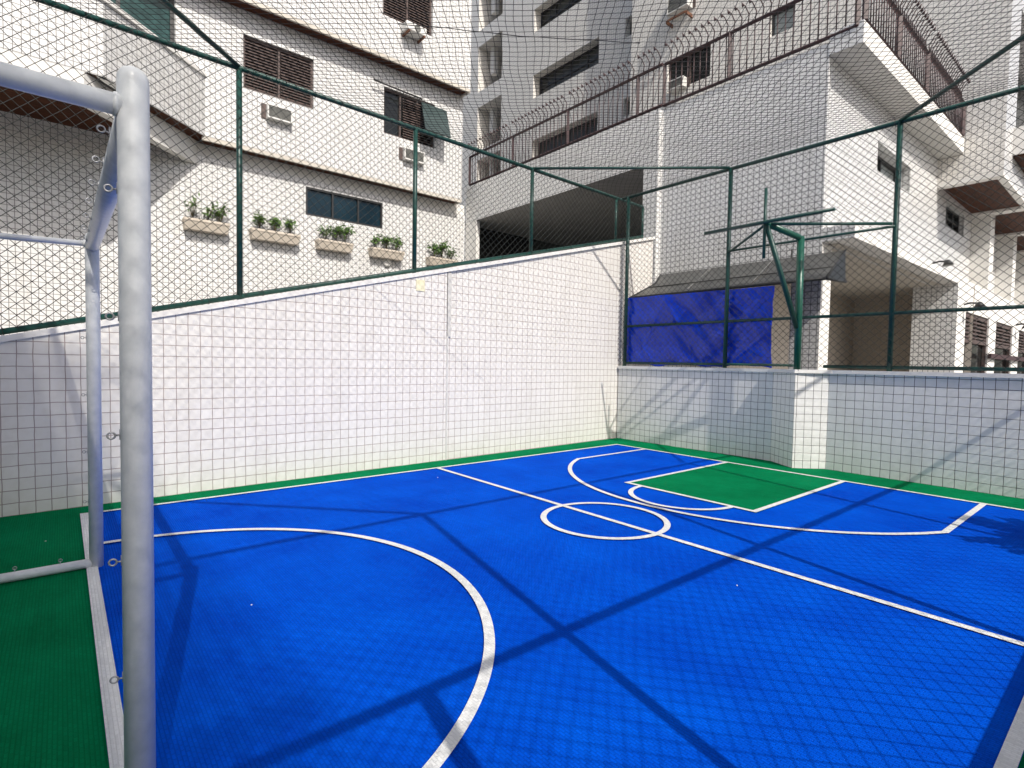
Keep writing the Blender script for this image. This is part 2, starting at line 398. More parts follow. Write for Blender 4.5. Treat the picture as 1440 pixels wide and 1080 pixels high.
# ================================================================= tiled walls
t = thing('tiled_wall', 'tall white tiled wall with sloping top on the left of the court', 'wall', (3, YL(3), 0))
XE = 8.47
m = MB()
m.prism([(-0.75, YL(-0.75)), (3.86, YL(3.86)), (3.86, YL(3.86)+.17), (-0.75, YL(-0.75)+.17)], -0.2, lambda p: ZTOP(p[0])-.05)
m.prism([(3.875, YL(3.875)+.018), (XE, YL(XE)+.018), (XE, YL(XE)+.17), (3.875, YL(3.875)+.17)], -0.2, lambda p: ZTOP(p[0])-.05)
m.build('wall_face', M['wall_tile'], t)
m = MB().prism([(-0.78, YL(-0.78)-.018), (XE+.01, YL(XE)-.018), (XE+.01, YL(XE)+.19), (-0.78, YL(-0.78)+.19)], lambda p: ZTOP(p[0])-.05, lambda p: ZTOP(p[0]))
m.build('coping', M['plaster'], t)
m = MB().box(3.875, 3.93, YL(3.87)+.001, YL(3.87)+.018, 1.62, ZTOP(3.87)-.06).box(3.86, 3.885, YL(3.87)-.006, YL(3.87)+.004, 0.0, 1.62)
m.build('expansion_joint', M['soffit'], t)
p = at(585, 393, 1, YL(3.4)); q = at(597, 410, 1, YL(3.4))
m = MB().prism([(p.x, YL(p.x)-.008), (q.x, YL(q.x)-.008), (q.x, YL(q.x)-.002), (p.x, YL(p.x)-.002)], q.z, p.z)
tag(m.build('paper_note', M['paper']), 'small pale yellow note stuck high on the white tiled wall', 'note')

t = thing('tiled_wall', 'low grey white tiled wall with triangular pilaster behind the basketball key', 'wall', (XB, 3, 0))
MZ = 1.27
m = MB().box(XB, XB+.15, YR-.6, YL(XB)-.002, -0.2, MZ-.045)
m.build('wall_face', M['back_tile'], t)
m = MB().prism([(XB-.001, 3.40), (7.21, 2.99), (XB-.001, 2.70)], 0.0, MZ-.05)
m.build('pilaster', M['back_tile'], t)
m = MB().prism([(XB-.03, YR-.6), (XB+.17, YR-.6), (XB+.17, YL(XB)-.003), (XB-.03, YL(XB)-.003), (XB-.03, 3.45), (7.18, 2.99), (XB-.03, 2.65)], MZ-.045, MZ)
m.build('coping', M['plaster'], t)

t = thing('tiled_wall', 'low white tiled wall along the right touchline, its top stepping down', 'wall', (3, YR, 0))
ZR = lambda p: 0.55
m = MB()
for k in range(18):
    a = XN + (XB-XN)*k/18; b = XN + (XB-XN)*(k+1)/18
    m.prism([(a, YR), (b, YR), (b, YR-.15), (a, YR-.15)], -0.2, ZR)
m.build('wall_face', M['wall_tile'], t)
t = thing('tiled_wall', 'low white tiled wall behind the goal', 'wall', (XN, 3, 0))
m = MB().box(XN-.15, XN, YR, YL(XN)-.002, -0.2, 0.5)
m.build('wall_face', M['wall_tile'], t)

# ================================================================= fences
def clip(p, d, poly):
    """segment of line p + s d inside the convex polygon"""
    s0, s1 = -1e9, 1e9; n = len(poly)
    for i in range(n):
        ax, ay = poly[i]; bx, by = poly[(i+1) % n]
        nx, ny = -(by-ay), bx-ax
        num = nx*(p[0]-ax)+ny*(p[1]-ay); den = nx*d[0]+ny*d[1]
        if abs(den) < 1e-12:
            if num < 0: return None
            continue
        s = -num/den
        if den > 0: s0 = max(s0, s)
        else: s1 = min(s1, s)
    return (s0, s1) if s1-s0 > 0.01 else None
def wob(u, v, k):
    return (math.sin(1.7*u+0.9*v+k)+math.sin(3.9*u-2.3*v+2*k)*.6+math.sin(7.1*v+5.3*u+3*k)*.4+math.sin(13.1*u-9.7*v+k)*.3)
def mesh_wires(mb, poly, mapf, diag=0.098, r=0.0027, wo=0.006, step=0.3, off=0.0016, n=4, aspect=0.96):
    us = [p[0] for p in poly]; vs = [p[1] for p in poly]
    dx, dy = 1/math.hypot(1, aspect), aspect/math.hypot(1, aspect)
    for fam in (1, -1):
        d = (dx, fam*dy)
        span = (max(vs)-min(vs))/aspect
        u = min(us)-(span if fam == 1 else 0)
        end = max(us)+(0 if fam == 1 else span)
        while u < end:
            for kk in (0,):
                p = (u, min(vs)); 
                d2 = d if fam == 1 else (-dx, dy)
                s = clip(p, d2, poly)
                if s:
                    k = max(1, int((s[1]-s[0])/step)); pts = []
                    for j in range(k+1):
                        q = s[0]+(s[1]-s[0])*j/k
                        a, b = p[0]+d2[0]*q, p[1]+d2[1]*q
                        edge = math.sin(math.pi*min(1, max(0, j/k)))**0.3 if k > 1 else 0
                        pts.append(mapf(a+wo*wob(a, b, 1.0)*edge, b+wo*wob(a, b, 4.0)*edge, off*fam))
                    mb.tube(pts, r, n=n, cap=False)
            u += diag
    return mb
HT = 4.17; RP = 0.026
def ties(mb, a, b, every=0.34):
    a, b = Vector(a), Vector(b); L = (b-a).length; d = (b-a)/L
    s = every/2
    while s < L:
        c = a+d*s; mb.ring(c, d, RP+.004, .0028, n=8, m=4)
        e = Vector((0, 0, -1))
        mb.tube([c+e*(RP+.002), c+e*(RP+.034)], .0028, n=4)
        s += every*random.uniform(.85, 1.15)

# left fence (on the sloping wall)
yf = lambda x: YL(x)+.075
t = thing('chain_link_fence', 'green chain link fence on top of the sloping white tiled wall', 'fence', (3, yf(3), ZTOP(3)))
XF = 8.2
postx = [-0.62, 1.39, 3.41, 5.41]
for x in postx:
    MB().tube([(x, yf(x), ZTOP(x)-.03), (x, yf(x), HT)], RP+.002).build('post', M['green_pipe'], t)
MB().tube([(7.42, yf(7.42), ZTOP(7.42)-.03), (7.42, yf(7.42), HT)], RP-.004).build('post', M['green_pipe'], t)
MB().tube([(XF, yf(XF), ZTOP(XF)-.03), (XF, yf(XF), HT)], RP-.004).build('post', M['green_pipe'], t)
MB().tube([(-0.7, yf(-.7), HT), (XF, yf(XF), HT)], RP).build('top_rail', M['green_pipe'], t)
MB().tube([(-0.7, yf(-.7), ZTOP(-.7)+.035), (XF, yf(XF), ZTOP(XF)+.035)], RP).build('bottom_rail', M['green_pipe'], t)
m = MB()
mesh_wires(m, [(-0.65, ZTOP(-.65)+.04), (XF, ZTOP(XF)+.04), (XF, HT), (-0.65, HT)], lambda u, v, o: (u, yf(u)-.03+o+.012*wob(u*.6, v*.6, 2), v))
ties(m, (-.6, yf(-.6), HT), (XF, yf(XF), HT)); ties(m, (-.6, yf(-.6), ZTOP(-.6)+.035), (XF, yf(XF), ZTOP(XF)+.035), .5)
m.build('wire_mesh', M['wire'], t)
MB().tube([(5.41, yf(5.41), HT+.012), (XB, 4.14, HT+.012)], RP-.006).build('corner_brace', M['green_pipe'], t)
MB().tube([(1.39, yf(1.39), HT+.012), (XN, 4.10, HT+.012)], RP-.003).build('corner_brace', M['green_pipe'], t)

# back fence
xf = XB+.03
t = thing('chain_link_fence', 'green chain link fence with middle rail standing on the low back wall', 'fence', (xf, 3, MZ))
for y in (5.98, 4.13, 2.06, YR-.02):
    MB().tube([(xf, y, MZ-.03), (xf, y, HT)], RP+.004).build('post', M['green_pipe'], t)
ye = yf(XB)-.06
MB().tube([(xf, ye, HT-.001), (xf, YR-.6, HT-.001)], RP).build('top_rail', M['green_pipe'], t)
MB().tube([(xf, 5.98, 1.955), (xf, YR-.6, 1.955)], RP-.005).build('middle_rail', M['green_pipe'], t)
MB().tube([(xf, 5.98, MZ+.055), (xf, 3.16, MZ+.055)], RP-.007).build('bottom_rail', M['green_pipe'], t)
MB().tube([(xf, 2.78, MZ+.045), (xf, YR-.6, MZ+.045)], RP-.004).build('bottom_rail', M['green_pipe'], t)
MB().tube([(xf-.03, 4.13, 2.975), (xf-.03, 2.06, 2.965)], .016).build('tie_rail', M['green_pipe'], t)
m = MB()
mesh_wires(m, [(YR-.6, MZ+.03), (ye, MZ+.03), (ye, HT), (YR-.6, HT)], lambda u, v, o: (xf-.03+o+.012*wob(u*.6, v*.6, 3), u, v))
ties(m, (xf, YR, HT), (xf, ye, HT))
m.build('wire_mesh', M['wire'], t)
MB().tube([(xf, 2.06, HT+.014), (5.41, YR, HT+.014)], RP-.002).build('corner_brace', M['green_pipe'], t)

# right fence and near fence (their shadows cross the court)
t = thing('chain_link_fence', 'green chain link fence along the right touchline', 'fence', (3, YR-.07, 1))
yq = YR-.07
for x in (-0.6, 1.39, 3.41, 5.41):
    MB().tube([(x, yq, ZR((x,))-.03), (x, yq, HT)], RP+.002).build('post', M['green_pipe'], t)
MB().tube([(-0.65, yq, HT), (XB, yq, HT)], RP).build('top_rail', M['green_pipe'], t)
MB().tube([(0.62, yq, 0.5), (0.62, yq, 2.05)], RP+.012).build('post', M['green_pipe'], t)
MB().tube([(-0.65, yq, 2.05), (XB, yq, 2.05)], RP).build('middle_rail', M['green_pipe'], t)
m = MB()
mesh_wires(m, [(-0.6, 0.56), (XB, 0.56), (XB, HT), (-0.6, HT)], lambda u, v, o: (u, yq+.03+o+.012*wob(u*.6, v*.6, 5), v), r=.0026)
m.build('wire_mesh', M['wire'], t)
MB().tube([(1.39, yq, HT+.012), (XN, 1.85, HT+.012)], RP-.002).build('corner_brace', M['green_pipe'], t)
t = thing('chain_link_fence', 'green chain link fence behind the goal', 'fence', (XN-.05, 3, .5))
xn = XN-.05
for y in (5.9, 4.1, 1.95, YR):
    MB().tube([(xn, y, .45), (xn, y, HT)], RP+.002).build('post', M['green_pipe'], t)
MB().tube([(xn, YR, HT), (xn, yf(xn), HT)], RP).build('top_rail', M['green_pipe'], t)
MB().tube([(xn, YR, 2.05), (xn, yf(xn), 2.05)], RP).build('middle_rail', M['green_pipe'], t)
m = MB()
mesh_wires(m, [(YR, .5), (5.93, .5), (5.93, HT), (YR, HT)], lambda u, v, o: (xn+o+.012*wob(u*.6, v*.6, 6), u, v), r=.0026)
m.build('wire_mesh', M['wire'], t)

# roof net over the court
m = MB()
def netz(x, y):
    a = min(1, max(0, (x-XN)/(XB-XN))); b = min(1, max(0, (y-YR)/(6.1-YR)))
    return HT+.02-.16*(math.sin(math.pi*a)*math.sin(math.pi*b))**.6 + .012*wob(x*.9, y*.9, 7)
mesh_wires(m, [(XN, YR), (XB, YR), (XB, 6.12), (XN, 5.92)], lambda u, v, o: (u, v, netz(u, v)+o), diag=0.10, r=.0027, wo=.017, step=.17, n=3, aspect=1.0)
a = at(560, 30, 2, 4.1); b = at(900, 52, 2, 4.1)
m.tube([(a.x+(b.x-a.x)*k/14, a.y+(b.y-a.y)*k/14, netz(a.x+(b.x-a.x)*k/14, a.y+(b.y-a.y)*k/14)) for k in range(15)], .0034, n=5)
tag(m.build('overhead_net', M['net']), 'black cord net stretched overhead between the fence tops', 'net')

# ================================================================= goal
t = thing('goal_frame', 'pale grey steel pipe football goal frame without a net', 'goal', (0.15, 2.93, 0))
RG = 0.0355; GX = 0.15; YA, YB = 1.72, 4.14; GH = 2.0
def dome(z): return [(z-.0, 1), (z+.012, .97), (z+.022, .86), (z+.031, .66), (z+.036, .38), (z+.038, .05)]
def post(y, top):
    prof = [(0.0, 1.0), (top-.5, 1.0)]+dome(top)
    return MB().tube([(GX, y, z) for z, s in prof], [RG*s for z, s in prof], n=28)
pa = post(YA, GH).build('goal_post', M['galv'], t)
pb = post(YB, GH).build('goal_post', M['galv'], t)
MB().tube([(GX, YA+.02, GH-.075), (GX, YB-.02, GH-.045)], RG, n=24).build('crossbar', M['galv'], t)
MB().tube([(GX-.02, YA, GH-.065), (-.52, YA, GH-.06)], .0265, n=18).build('side_rail', M['galv'], t)
MB().tube([(GX-.02, YB, GH-.035), (-.52, YB, GH-.06)], .017, n=14).build('side_rail', M['galv'], t)
for y in (YA, YB):
    MB().tube([(GX-.02, y, .03), (-.50, y, .03)], .027, n=16).build('ground_bar', M['galv'], t)
    MB().tube([(-.52, y, 0.0), (-.52, y, GH-.03)], .02, n=14).build('back_post', M['galv'], t)
MB().tube([(-.52, YA, GH-.06), (-.52, YB, GH-.06)], .017, n=14).build('back_rail', M['galv'], t)
def hook(c, dirv, par, s=1.0):
    s *= .8
    c = Vector(c); d = Vector(dirv).normalized(); m = MB()
    m.tube([c, c+d*.012*s], .0028*s, n=6); m.ring(c+d*.024*s, Vector((d.y, -d.x, 0)) if abs(d.z) < .9 else Vector((0, 1, 0)), .0105*s, .0030*s)
    m.tube([c+Vector((0, 0, -.014*s)), c+Vector((0, 0, .020*s))], .0032*s, n=6)
    m.build('net_hook', M['steel'], par)
for y in (265, 445, 613, 792, 958):
    z = at(160, y, 1, YA).z
    hook((GX-RG*.98, YA+.004, z), (-1, .15, 0), t)
for y in (475, 555, 635, 705):
    hook((GX-RG*.98, YB, at(125, y, 1, YB).z), (-1, .15, 0), t, .9)
for y in np.linspace(YA+.25, YB-.3, 7):
    hook((GX-RG*.98, y, GH-.06), (-1, 0, .35), t, 1.1)
for x in (-.02, -.22):
    hook((x, YB, .057), (0, .2, 1), t)
# collar welds
for y in (YA, YB):
    MB().ring((GX-RG-.002, y, GH-.065 if y == YA else GH-.035), (1, 0, 0), .023 if y == YA else .016, .007, n=16, m=7).build('weld_bead', M['galv'], t)

# ================================================================= basketball frame
t = thing('basketball_frame', 'bare green steel basketball stand with cross shaped frame and no board', 'basketball stand', (7.25, 2.98, MZ))
P0 = Vector((7.24, 2.985, MZ-.02)); P1 = Vector((7.24, 3.0, 2.965))
BX = 6.62; bc = at(1075, 313, 0, BX)
MB().tube([P0, P1-Vector((0, 0, .01))], .043, n=18).build('pole', M['green_bright'], t)
MB().tube([P1+Vector((.0, 0, -.035)), P1+Vector((-.05, .02, -.012)), (BX+.01, bc.y-.015, bc.z-.01)], .038, n=14).build('arm', M['green_bright'], t)
MB().tube([(BX+.02, bc.y-.02, bc.z-.04), (7.215, 3.0, 1.80)], .031, n=12).build('brace', M['green_pipe'], t)
a = at(992, 330, 0, BX); b = at(1175, 296, 0, BX)
MB().tube([(BX-.02, a.y, bc.z+.0), (BX-.02, b.y, bc.z+.0)], .020, n=10).build('board_crossbar', M['green_pipe'], t)
a = at(1075, 265, 0, BX); b = at(1075, 363, 0, BX)
MB().tube([(BX+.012, bc.y+.0, a.z), (BX+.012, bc.y, b.z)], .019, n=10).build('board_upright', M['green_pipe'], t)
MB().tube([(BX+.03, bc.y-.02, bc.z-.015), (xf-.03, 2.09, 3.0)], .018, n=10).build('tie_bar', M['green_pipe'], t)
MB().tube([(BX+.03, bc.y, bc.z-.02), (xf-.03, 4.10, 2.96)], .017, n=10).build('tie_bar', M['green_pipe'], t)

# ================================================================= apartment building on the left
F0 = 13.02; F1 = 12.66; F2 = 12.28; XM = 8.98
t = thing('apartment_building', 'white tiled apartment block with brown shutters and wood eaves behind the sloping wall', 'building', (3, F0, 0))
hb = rect('y', F0, (430, 262), (538, 321))
hb = (hb[0], hb[1], 4.685, 5.345)
m = MB(); facade(m, 'y', F0, -9, XM, -.2, 5.5, [hb], .12)
m.poly([(XM, F0, -.2), (XM, F0+6, -.2), (XM, F0+6, 5.5), (XM, F0, 5.5)])
m.build('wall', M['facade_tile'], t)
window(t, 'y', F0, hb, 3, gmat='blue_glass', depth=.06, fw_=.045)
X1e = 8.62; ZE1 = 5.80; ZE2 = 8.66
w1 = rect('y', F1, (342, 47), (441, 153)); w1 = (w1[0], w1[1], at(343, 123, 1, F1).z, at(342, 47, 1, F1).z)
w2 = rect('y', F1, (540, 121), (611, 207)); w2 = (w2[0], w2[1], at(541, 187, 1, F1).z, at(540, 121, 1, F1).z)
bw = (-0.9, at(246, 60, 1, F1).x, 5.95, 8.35)
m = MB(); facade(m, 'y', F1, -9, X1e, ZE1, ZE2+.02, [w1, w2, bw], .14)
m.poly([(X1e, F1, ZE1), (X1e, F0+6, ZE1), (X1e, F0+6, ZE2), (X1e, F1, ZE2)])
m.build('wall', M['facade_tile'], t)
window(t, 'y', F1, w1, 2, 'shutter', 'brown_wood', 'dark_glass', .11)
window(t, 'y', F1, bw, 3, gmat='teal_glass', depth=.12, fmat='alu', fw_=.07)
# half open shutter window
wn = window(t, 'y', F1, (w2[0], w2[1], w2[2], w2[3]), 3, 'glass', 'brown_wood', 'dark_glass', .12)
s = MB(); z = w2[2]+.08; ua = w2[0]+(w2[1]-w2[0])*.38
while z < w2[3]-.08:
    s.poly([(ua, F1+.05, z), (w2[1]-.06, F1+.05, z), (w2[1]-.06, F1+.09, z+.045), (ua, F1+.09, z+.045)]); z += .062
s.build('louvre', M['brown_wood'], wn)
hinge = Vector((w2[1]-.42, F1-.03, w2[3]-.06))
s = MB(); c0 = hinge; c1 = Vector((w2[1]+.30, F1-.10, w2[3]-.10)); dn = Vector((-.12, -.42, -.86))
for k in (0,):
    q = [c0, c1, c1+dn, c0+dn]; s.poly(q); s.poly([v+Vector((0, .03, -.012)) for v in q][::-1])
    for i in range(4):
        j = (i+1) % 4; s.poly([q[i], q[j], q[j]+Vector((0, .03, -.012)), q[i]+Vector((0, .03, -.012))])
s.build('sash', M['sash_glass'], wn)
s = MB().tube([(w2[0]-.35, F1-.16, w2[3]-.02), (w2[0]+1.0, F1-.16, w2[3]-.06)], .022, n=8)
s.tube([(w2[0]+.45, F1-.16, w2[3]-.05), (w2[0]+.62, F1+.05, w2[3]-.35)], .010, n=6)
s.tube([(w2[0]+.95, F1-.16, w2[3]-.05), (w2[0]+.75, F1+.05, w2[3]-.35)], .010, n=6)
s.build('awning_rod', M['alu'], wn)
# second floor
w3 = rect('y', F2, (539, -40), (608, 53)); w3 = (w3[0], w3[1], at(539, 20, 1, F2).z, at(539, -70, 1, F2).z)
m = MB(); facade(m, 'y', F2, -9, X1e-.02, ZE2, 20, [w3], .14)
m.poly([(X1e-.02, F2, ZE2), (X1e-.02, F0+6, ZE2), (X1e-.02, F0+6, 20), (X1e-.02, F2, 20)])
m.build('wall', M['facade_tile'], t)
window(t, 'y', F2, w3, 2, 'shutter', 'brown_wood', 'dark_glass', .11)
# eaves: tan lip and wood soffit
for (yy, yb, zz, xr, x_l) in ((F1, F0, ZE1, X1e, 2.25), (F2, F1, ZE2, X1e-.02, -9)):
    m = MB().box(x_l, xr, yy+.003, yy+.06, zz-.085, zz-.001).box(xr-.06, xr-.002, yy+.06, yb, zz-.085, zz-.001)
    m.build('eave_lip', M['tan'], t)
    MB().box(x_l, xr-.062, yy+.06, yb-.002, zz-.05, zz-.004).build('eave_soffit', M['wood'], t)
MB().box(-9, XM-.01, F0+.02, F0+.2, 5.5, 5.78).build('floor_slab', M['plaster'], t)
MB().box(-9, X1e-.05, F0+.25, F0+7.5, 0, 20.2).build('core', M['plaster'], t)
# balcony with chamfered corner
q = [(-9, 11.12), (0.58, 11.12), (2.30, F1-.002), (2.08, F1-.002), (0.50, 11.27), (-9, 11.27)]
b_ = MB().prism(q, ZE1-.01, 6.98).build('balcony', M['facade_tile'], t)
q2 = [(-9, 11.08), (0.60, 11.08), (2.35, F1-.003), (2.04, F1-.003), (0.48, 11.30), (-9, 11.30)]
MB().prism(q2, 6.98, 7.05).build('coping', M['plaster'], b_)
MB().poly([(-9, 11.14, ZE1-.016), (0.56, 11.14, ZE1-.016), (2.28, F1-.01, ZE1-.016), (2.28, F0-.003, ZE1-.016), (-9, F0-.003, ZE1-.016)]).build('soffit', M['wood'], b_)
MB().prism([(-9, 11.114), (.33, 11.114), (2.22, F0-.003), (2.0, F0-.003), (.28, 11.30), (-9, 11.30)], 5.31, ZE1-.018).build('edge_beam', M['plaster'], b_)
MB().prism([(-9, 11.30), (.28, 11.30), (2.0, F0-.004), (-9, F0-.004)], 5.49, ZE1-.019).build('under_soffit', M['wood'], b_)

# things on that building
lp = at(146, 120, 1, 11.3)
tw = thing('wall_lamp', 'olive wedge shaped lamp on the balcony front behind the goal', 'lamp', (lp.x, 11.33, lp.z))
MB().poly([(lp.x-.13, 11.30, lp.z+.07), (lp.x+.16, 11.34, lp.z+.02), (lp.x+.16, 11.34, lp.z-.05)]).poly([(lp.x-.13, 11.12, lp.z+.06), (lp.x+.16, 11.2, lp.z+.02), (lp.x+.16, 11.2, lp.z-.06), (lp.x-.0, 11.14, lp.z-.02)]).poly([(lp.x-.13, 11.12, lp.z+.06), (lp.x-.13, 11.34, lp.z+.07), (lp.x+.16, 11.34, lp.z+.02), (lp.x+.16, 11.2, lp.z+.02)]).build('shade', M['concrete'], tw)
MB().tube([(lp.x+.17, 11.28, lp.z-.08), (lp.x+.17, 11.28, lp.z+.12)], .014, n=6).build('bracket', M['alu'], tw)
def aircon(axis, val, tl, br, label, depth=.12, hh=.31, group='air conditioners on the facades'):
    h = rect(axis, val, tl, br); a, b, c, d = h
    d = at(*tl, 1 if axis == 'y' else 0, val).z; c = d-hh
    cen = fp(axis, val, (a+b)/2, c)
    k = thing('air_conditioner', label, 'air conditioner', cen, group)
    m = MB()
    fbox(m, axis, val, a, b, c, c+.03, -depth-.03, -.001); fbox(m, axis, val, a, b, d-.03, d, -depth, -.001)
    fbox(m, axis, val, a, a+.03, c+.03, d-.03, -depth, -.001); fbox(m, axis, val, b-.03, b, c+.03, d-.03, -depth, -.001)
    m.build('casing', M['ac_white'], k)
    g_ = MB(); fbox(g_, axis, val, a+.032, b-.032, c+.032, d-.032, -depth+.03, -depth+.05)
    n = 9
    for i in range(n):
        z = c+.05+(d-c-.1)*i/(n-1); fbox(g_, axis, val, a+.034, b-.034, z-.006, z+.006, -depth+.012, -depth+.03)
    g_.build('grille', M['ac_grille'], k)
    sp = MB(); fbox(sp, axis, val, a-.10, a-.004, c+.0, d, -.02, -.002); sp.build('side_trim', M['brown_wood'], k)
    return k
aircon('y', F1, (374, 147), (409, 171), 'boxy white air conditioner below the wide brown shutter window')
aircon('y', F1, (566, 208), (594, 226), 'small grey air conditioner below the half open shutter window')
h = rect('y', F2, (563, 36), (591, 60)); cz = (h[2]+h[3])/2; cx = (h[0]+h[1])/2
k = thing('air_conditioner', 'white outdoor air conditioner with round fan under the topmost brown window', 'air conditioner', (cx, F2, h[2]), 'air conditioners on the facades')
MB().box(h[0], h[1], F2-.32, F2-.03, h[2], h[3]).build('casing', M['ac_white'], k, bevel=.02)
m = MB(); rr = (h[3]-h[2])*.40
for q_ in (1, .8, .6, .4, .2): m.ring((cx+.02, F2-.325, cz), (0, 1, 0), rr*q_, .008, n=24, m=5)
for i in range(8):
    an = math.pi*i/8; m.tube([(cx+.02-rr*math.cos(an), F2-.325, cz-rr*math.sin(an)), (cx+.02+rr*math.cos(an), F2-.325, cz+rr*math.sin(an))], .004, n=4)
m.build('fan_grille', M['ac_grille'], k)
MB().tube([(cx+.02, F2-.321, cz), (cx+.02, F2-.322, cz)], [rr, rr], n=28).build('fan_well', M['black'], k)
for a_ in (h[0]+.05, h[1]-.09): MB().box(a_, a_+.04, F2-.34, F2-.001, h[2]-.05, h[2]-.004).build('bracket', M['rust'], k)
vp_ = at(544, 369, 1, F0-.03)
m = MB().tube([(vp_.x, F0-.001, vp_.z), (vp_.x, F0-.05, vp_.z), (vp_.x, F0-.075, vp_.z)], [.11, .11, .06], n=20)
m.ring((vp_.x, F0-.06, vp_.z), (0, 1, 0), .085, .02, n=18, m=6)
tag(m.build('bulkhead_lamp', M['ac_white']), 'round white bulkhead lamp on the wall below the fourth planter', 'lamp')

# planters and plants
def leafy(name, nleaf, h, w, dens=1.0):
    o = thing(name, 'x', 'plant', (0, 0, 0), 'plants in the wall planters')
    st = MB(); lf = MB(); rnd = random.Random(nleaf)
    tips = []
    for k in range(6):
        a = rnd.uniform(0, 6.28); rr_ = rnd.uniform(.1, .5)*w
        e = Vector((rr_*math.cos(a), rr_*math.sin(a)*.6, h*rnd.uniform(.55, .95)))
        mid = e*.5+Vector((rnd.uniform(-.02, .02), 0, .02))
        st.tube([(0, 0, 0), mid, e], [.008, .006, .003], n=5); tips.append((mid, e))
    for k in range(nleaf):
        mid, e = rnd.choice(tips); s = rnd.uniform(.35, 1.08)
        c = mid+(e-mid)*s+Vector((rnd.gauss(0, .045), rnd.gauss(0, .04), rnd.gauss(0, .04)))*dens
        d = Vector((rnd.gauss(0, 1), rnd.gauss(0, 1), rnd.gauss(.2, .6))).normalized()
        n_ = d.cross(Vector((rnd.gauss(0, 1), rnd.gauss(0, 1), rnd.gauss(0, 1)))).normalized()
        L = rnd.uniform(.06, .105); W = L*.22
        lf.poly([c, c+d*L*.45+n_*W, c+d*L, c+d*L*.45-n_*W])
    st.build('stem', M['stem'], o); lf.build('foliage', M['leaf'], o)
    return o
protos = [leafy('leafy_plant', 130, .34, .30), leafy('leafy_plant', 105, .30, .26), leafy('leafy_plant', 36, .36, .34, 1.3)]
used = set()
def put_plant(kind, x, y, z, s, rz, label):
    o = protos[kind] if kind not in used else copy_tree(protos[kind])
    used.add(kind)
    o.location = (x, y, z); o.scale = (s, s, s*random.uniform(.9, 1.1)); o.rotation_euler = (0, 0, rz); o['label'] = label
pl = [((257, 306), (322, 330), 'leftmost planter', 'cream planter box with sparse thin plants, leftmost in the row'),
      ((349, 320), (423, 344), 'second planter from the left', 'cream planter box with three bushy tufts, just right of the first tall green post'),
      ((442, 336), (498, 356), 'planter under the blue window', 'cream planter box full of dark plants below the blue glazed window'),
      ((520, 348), (567, 367), 'fourth planter above the round lamp', 'cream planter box right above the round white bulkhead lamp'),
      ((599, 360), (644, 377), 'rightmost planter', 'cream planter box at the right end of the row beside the dark underpass')]
kinds = [(2, 2, 1), (0, 0, 0), (1, 0, 0), (1, 0, 1), (1, 0, 1)]
side = ['left', 'middle', 'right']
proto_box = None
for i, (tl, br, short, lab) in enumerate(pl):
    p = at(*tl, 1, F0-.15); q = at(*br, 1, F0-.15)
    W = (.84, 1.05, .86, .90, .90)[i]; cx = (p.x+q.x)/2; zt = 4.13
    if proto_box is None:
        o = thing('planter_box', lab, 'planter', (0, F0, 0), 'planter boxes hung along the white wall')
        m = MB()
        pr_ = [(-.001, .0), (-.20, .0), (-.25, .14), (-.27, .17), (-.27, .215), (-.001, .215)]
        for a_, b_2 in ((-.5, .5),):
            L = [(a_*(.94 if zz < .1 else 1), F0+yy, zz) for yy, zz in pr_]; Rr = [(b_2*(.94 if zz < .1 else 1), F0+yy, zz) for yy, zz in pr_]
            m.poly(L); m.poly(Rr[::-1])
            for k in range(len(pr_)-1): m.poly([L[k], L[k+1], Rr[k+1], Rr[k]])
            m.poly([L[-1], L[0], Rr[0], Rr[-1]])
        m.build('trough', M['planter'], o, bevel=.008)
        MB().box(-.46, .46, F0-.24, F0-.03, .19, .222).build('soil', M['soil'], o)
        proto_box = o
    else:
        o = copy_tree(proto_box); o['label'] = lab
    o.location = (cx, F0, zt-.215); o.scale = (W, 1, 1)
    for k in range(3):
        kd = kinds[i][k]
        desc = {0: 'bushy green plant', 1: 'small leafy green plant', 2: 'thin sparse plant'}[kd]
        put_plant(kd, cx+W*(-.30+.30*k)+random.uniform(-.03, .03), F0-.14, zt+.0, random.uniform(.95, 1.18), random.uniform(0, 6), '%s at the %s of the %s' % (desc, side[k], short))

# ================================================================= terrace building (podium)
XC, XD, YD, YO = 9.0, 9.14, 3.47, 3.02
t = thing('terrace_building', 'white tiled terrace building with underpass and carport behind the back fence', 'building', (XD, 6, 0))
# underpass slab over the lane, right pier, ceiling and dark room
ZS = 5.27; ZP = 6.28; YP1, YP0 = 6.80, 6.46
m = MB(); facade(m, 'x', XC, YP0, 13.0, ZS, ZP); m.poly([(XC, YP0, ZS), (XC+.3, YP0, ZS), (XC+.3, YP0, ZP), (XC, YP0, ZP)])
m.box(XC, XC+.35, YP0, YP1, 0, ZS)
m.build('front_wall', M['podium_tile'], t)
MB().box(XC, XC+.12, 12.48, 13.0, 0, ZS-.002).build('pier', M['plaster'], t)
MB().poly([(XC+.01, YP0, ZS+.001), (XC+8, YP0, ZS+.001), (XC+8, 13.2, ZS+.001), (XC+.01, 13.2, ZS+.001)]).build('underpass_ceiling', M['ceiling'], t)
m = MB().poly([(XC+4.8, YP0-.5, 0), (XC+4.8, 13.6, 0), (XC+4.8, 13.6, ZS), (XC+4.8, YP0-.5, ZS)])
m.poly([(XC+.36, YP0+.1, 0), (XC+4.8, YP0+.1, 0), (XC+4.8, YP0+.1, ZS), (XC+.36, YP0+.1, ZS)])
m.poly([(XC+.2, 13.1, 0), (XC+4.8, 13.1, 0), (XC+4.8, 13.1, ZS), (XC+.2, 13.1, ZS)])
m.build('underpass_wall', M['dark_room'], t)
MB().box(XC+.3, 15.6, YP0-2, 13.2, ZS+.02, ZP-.01).build('terrace_deck', M['concrete'], t)
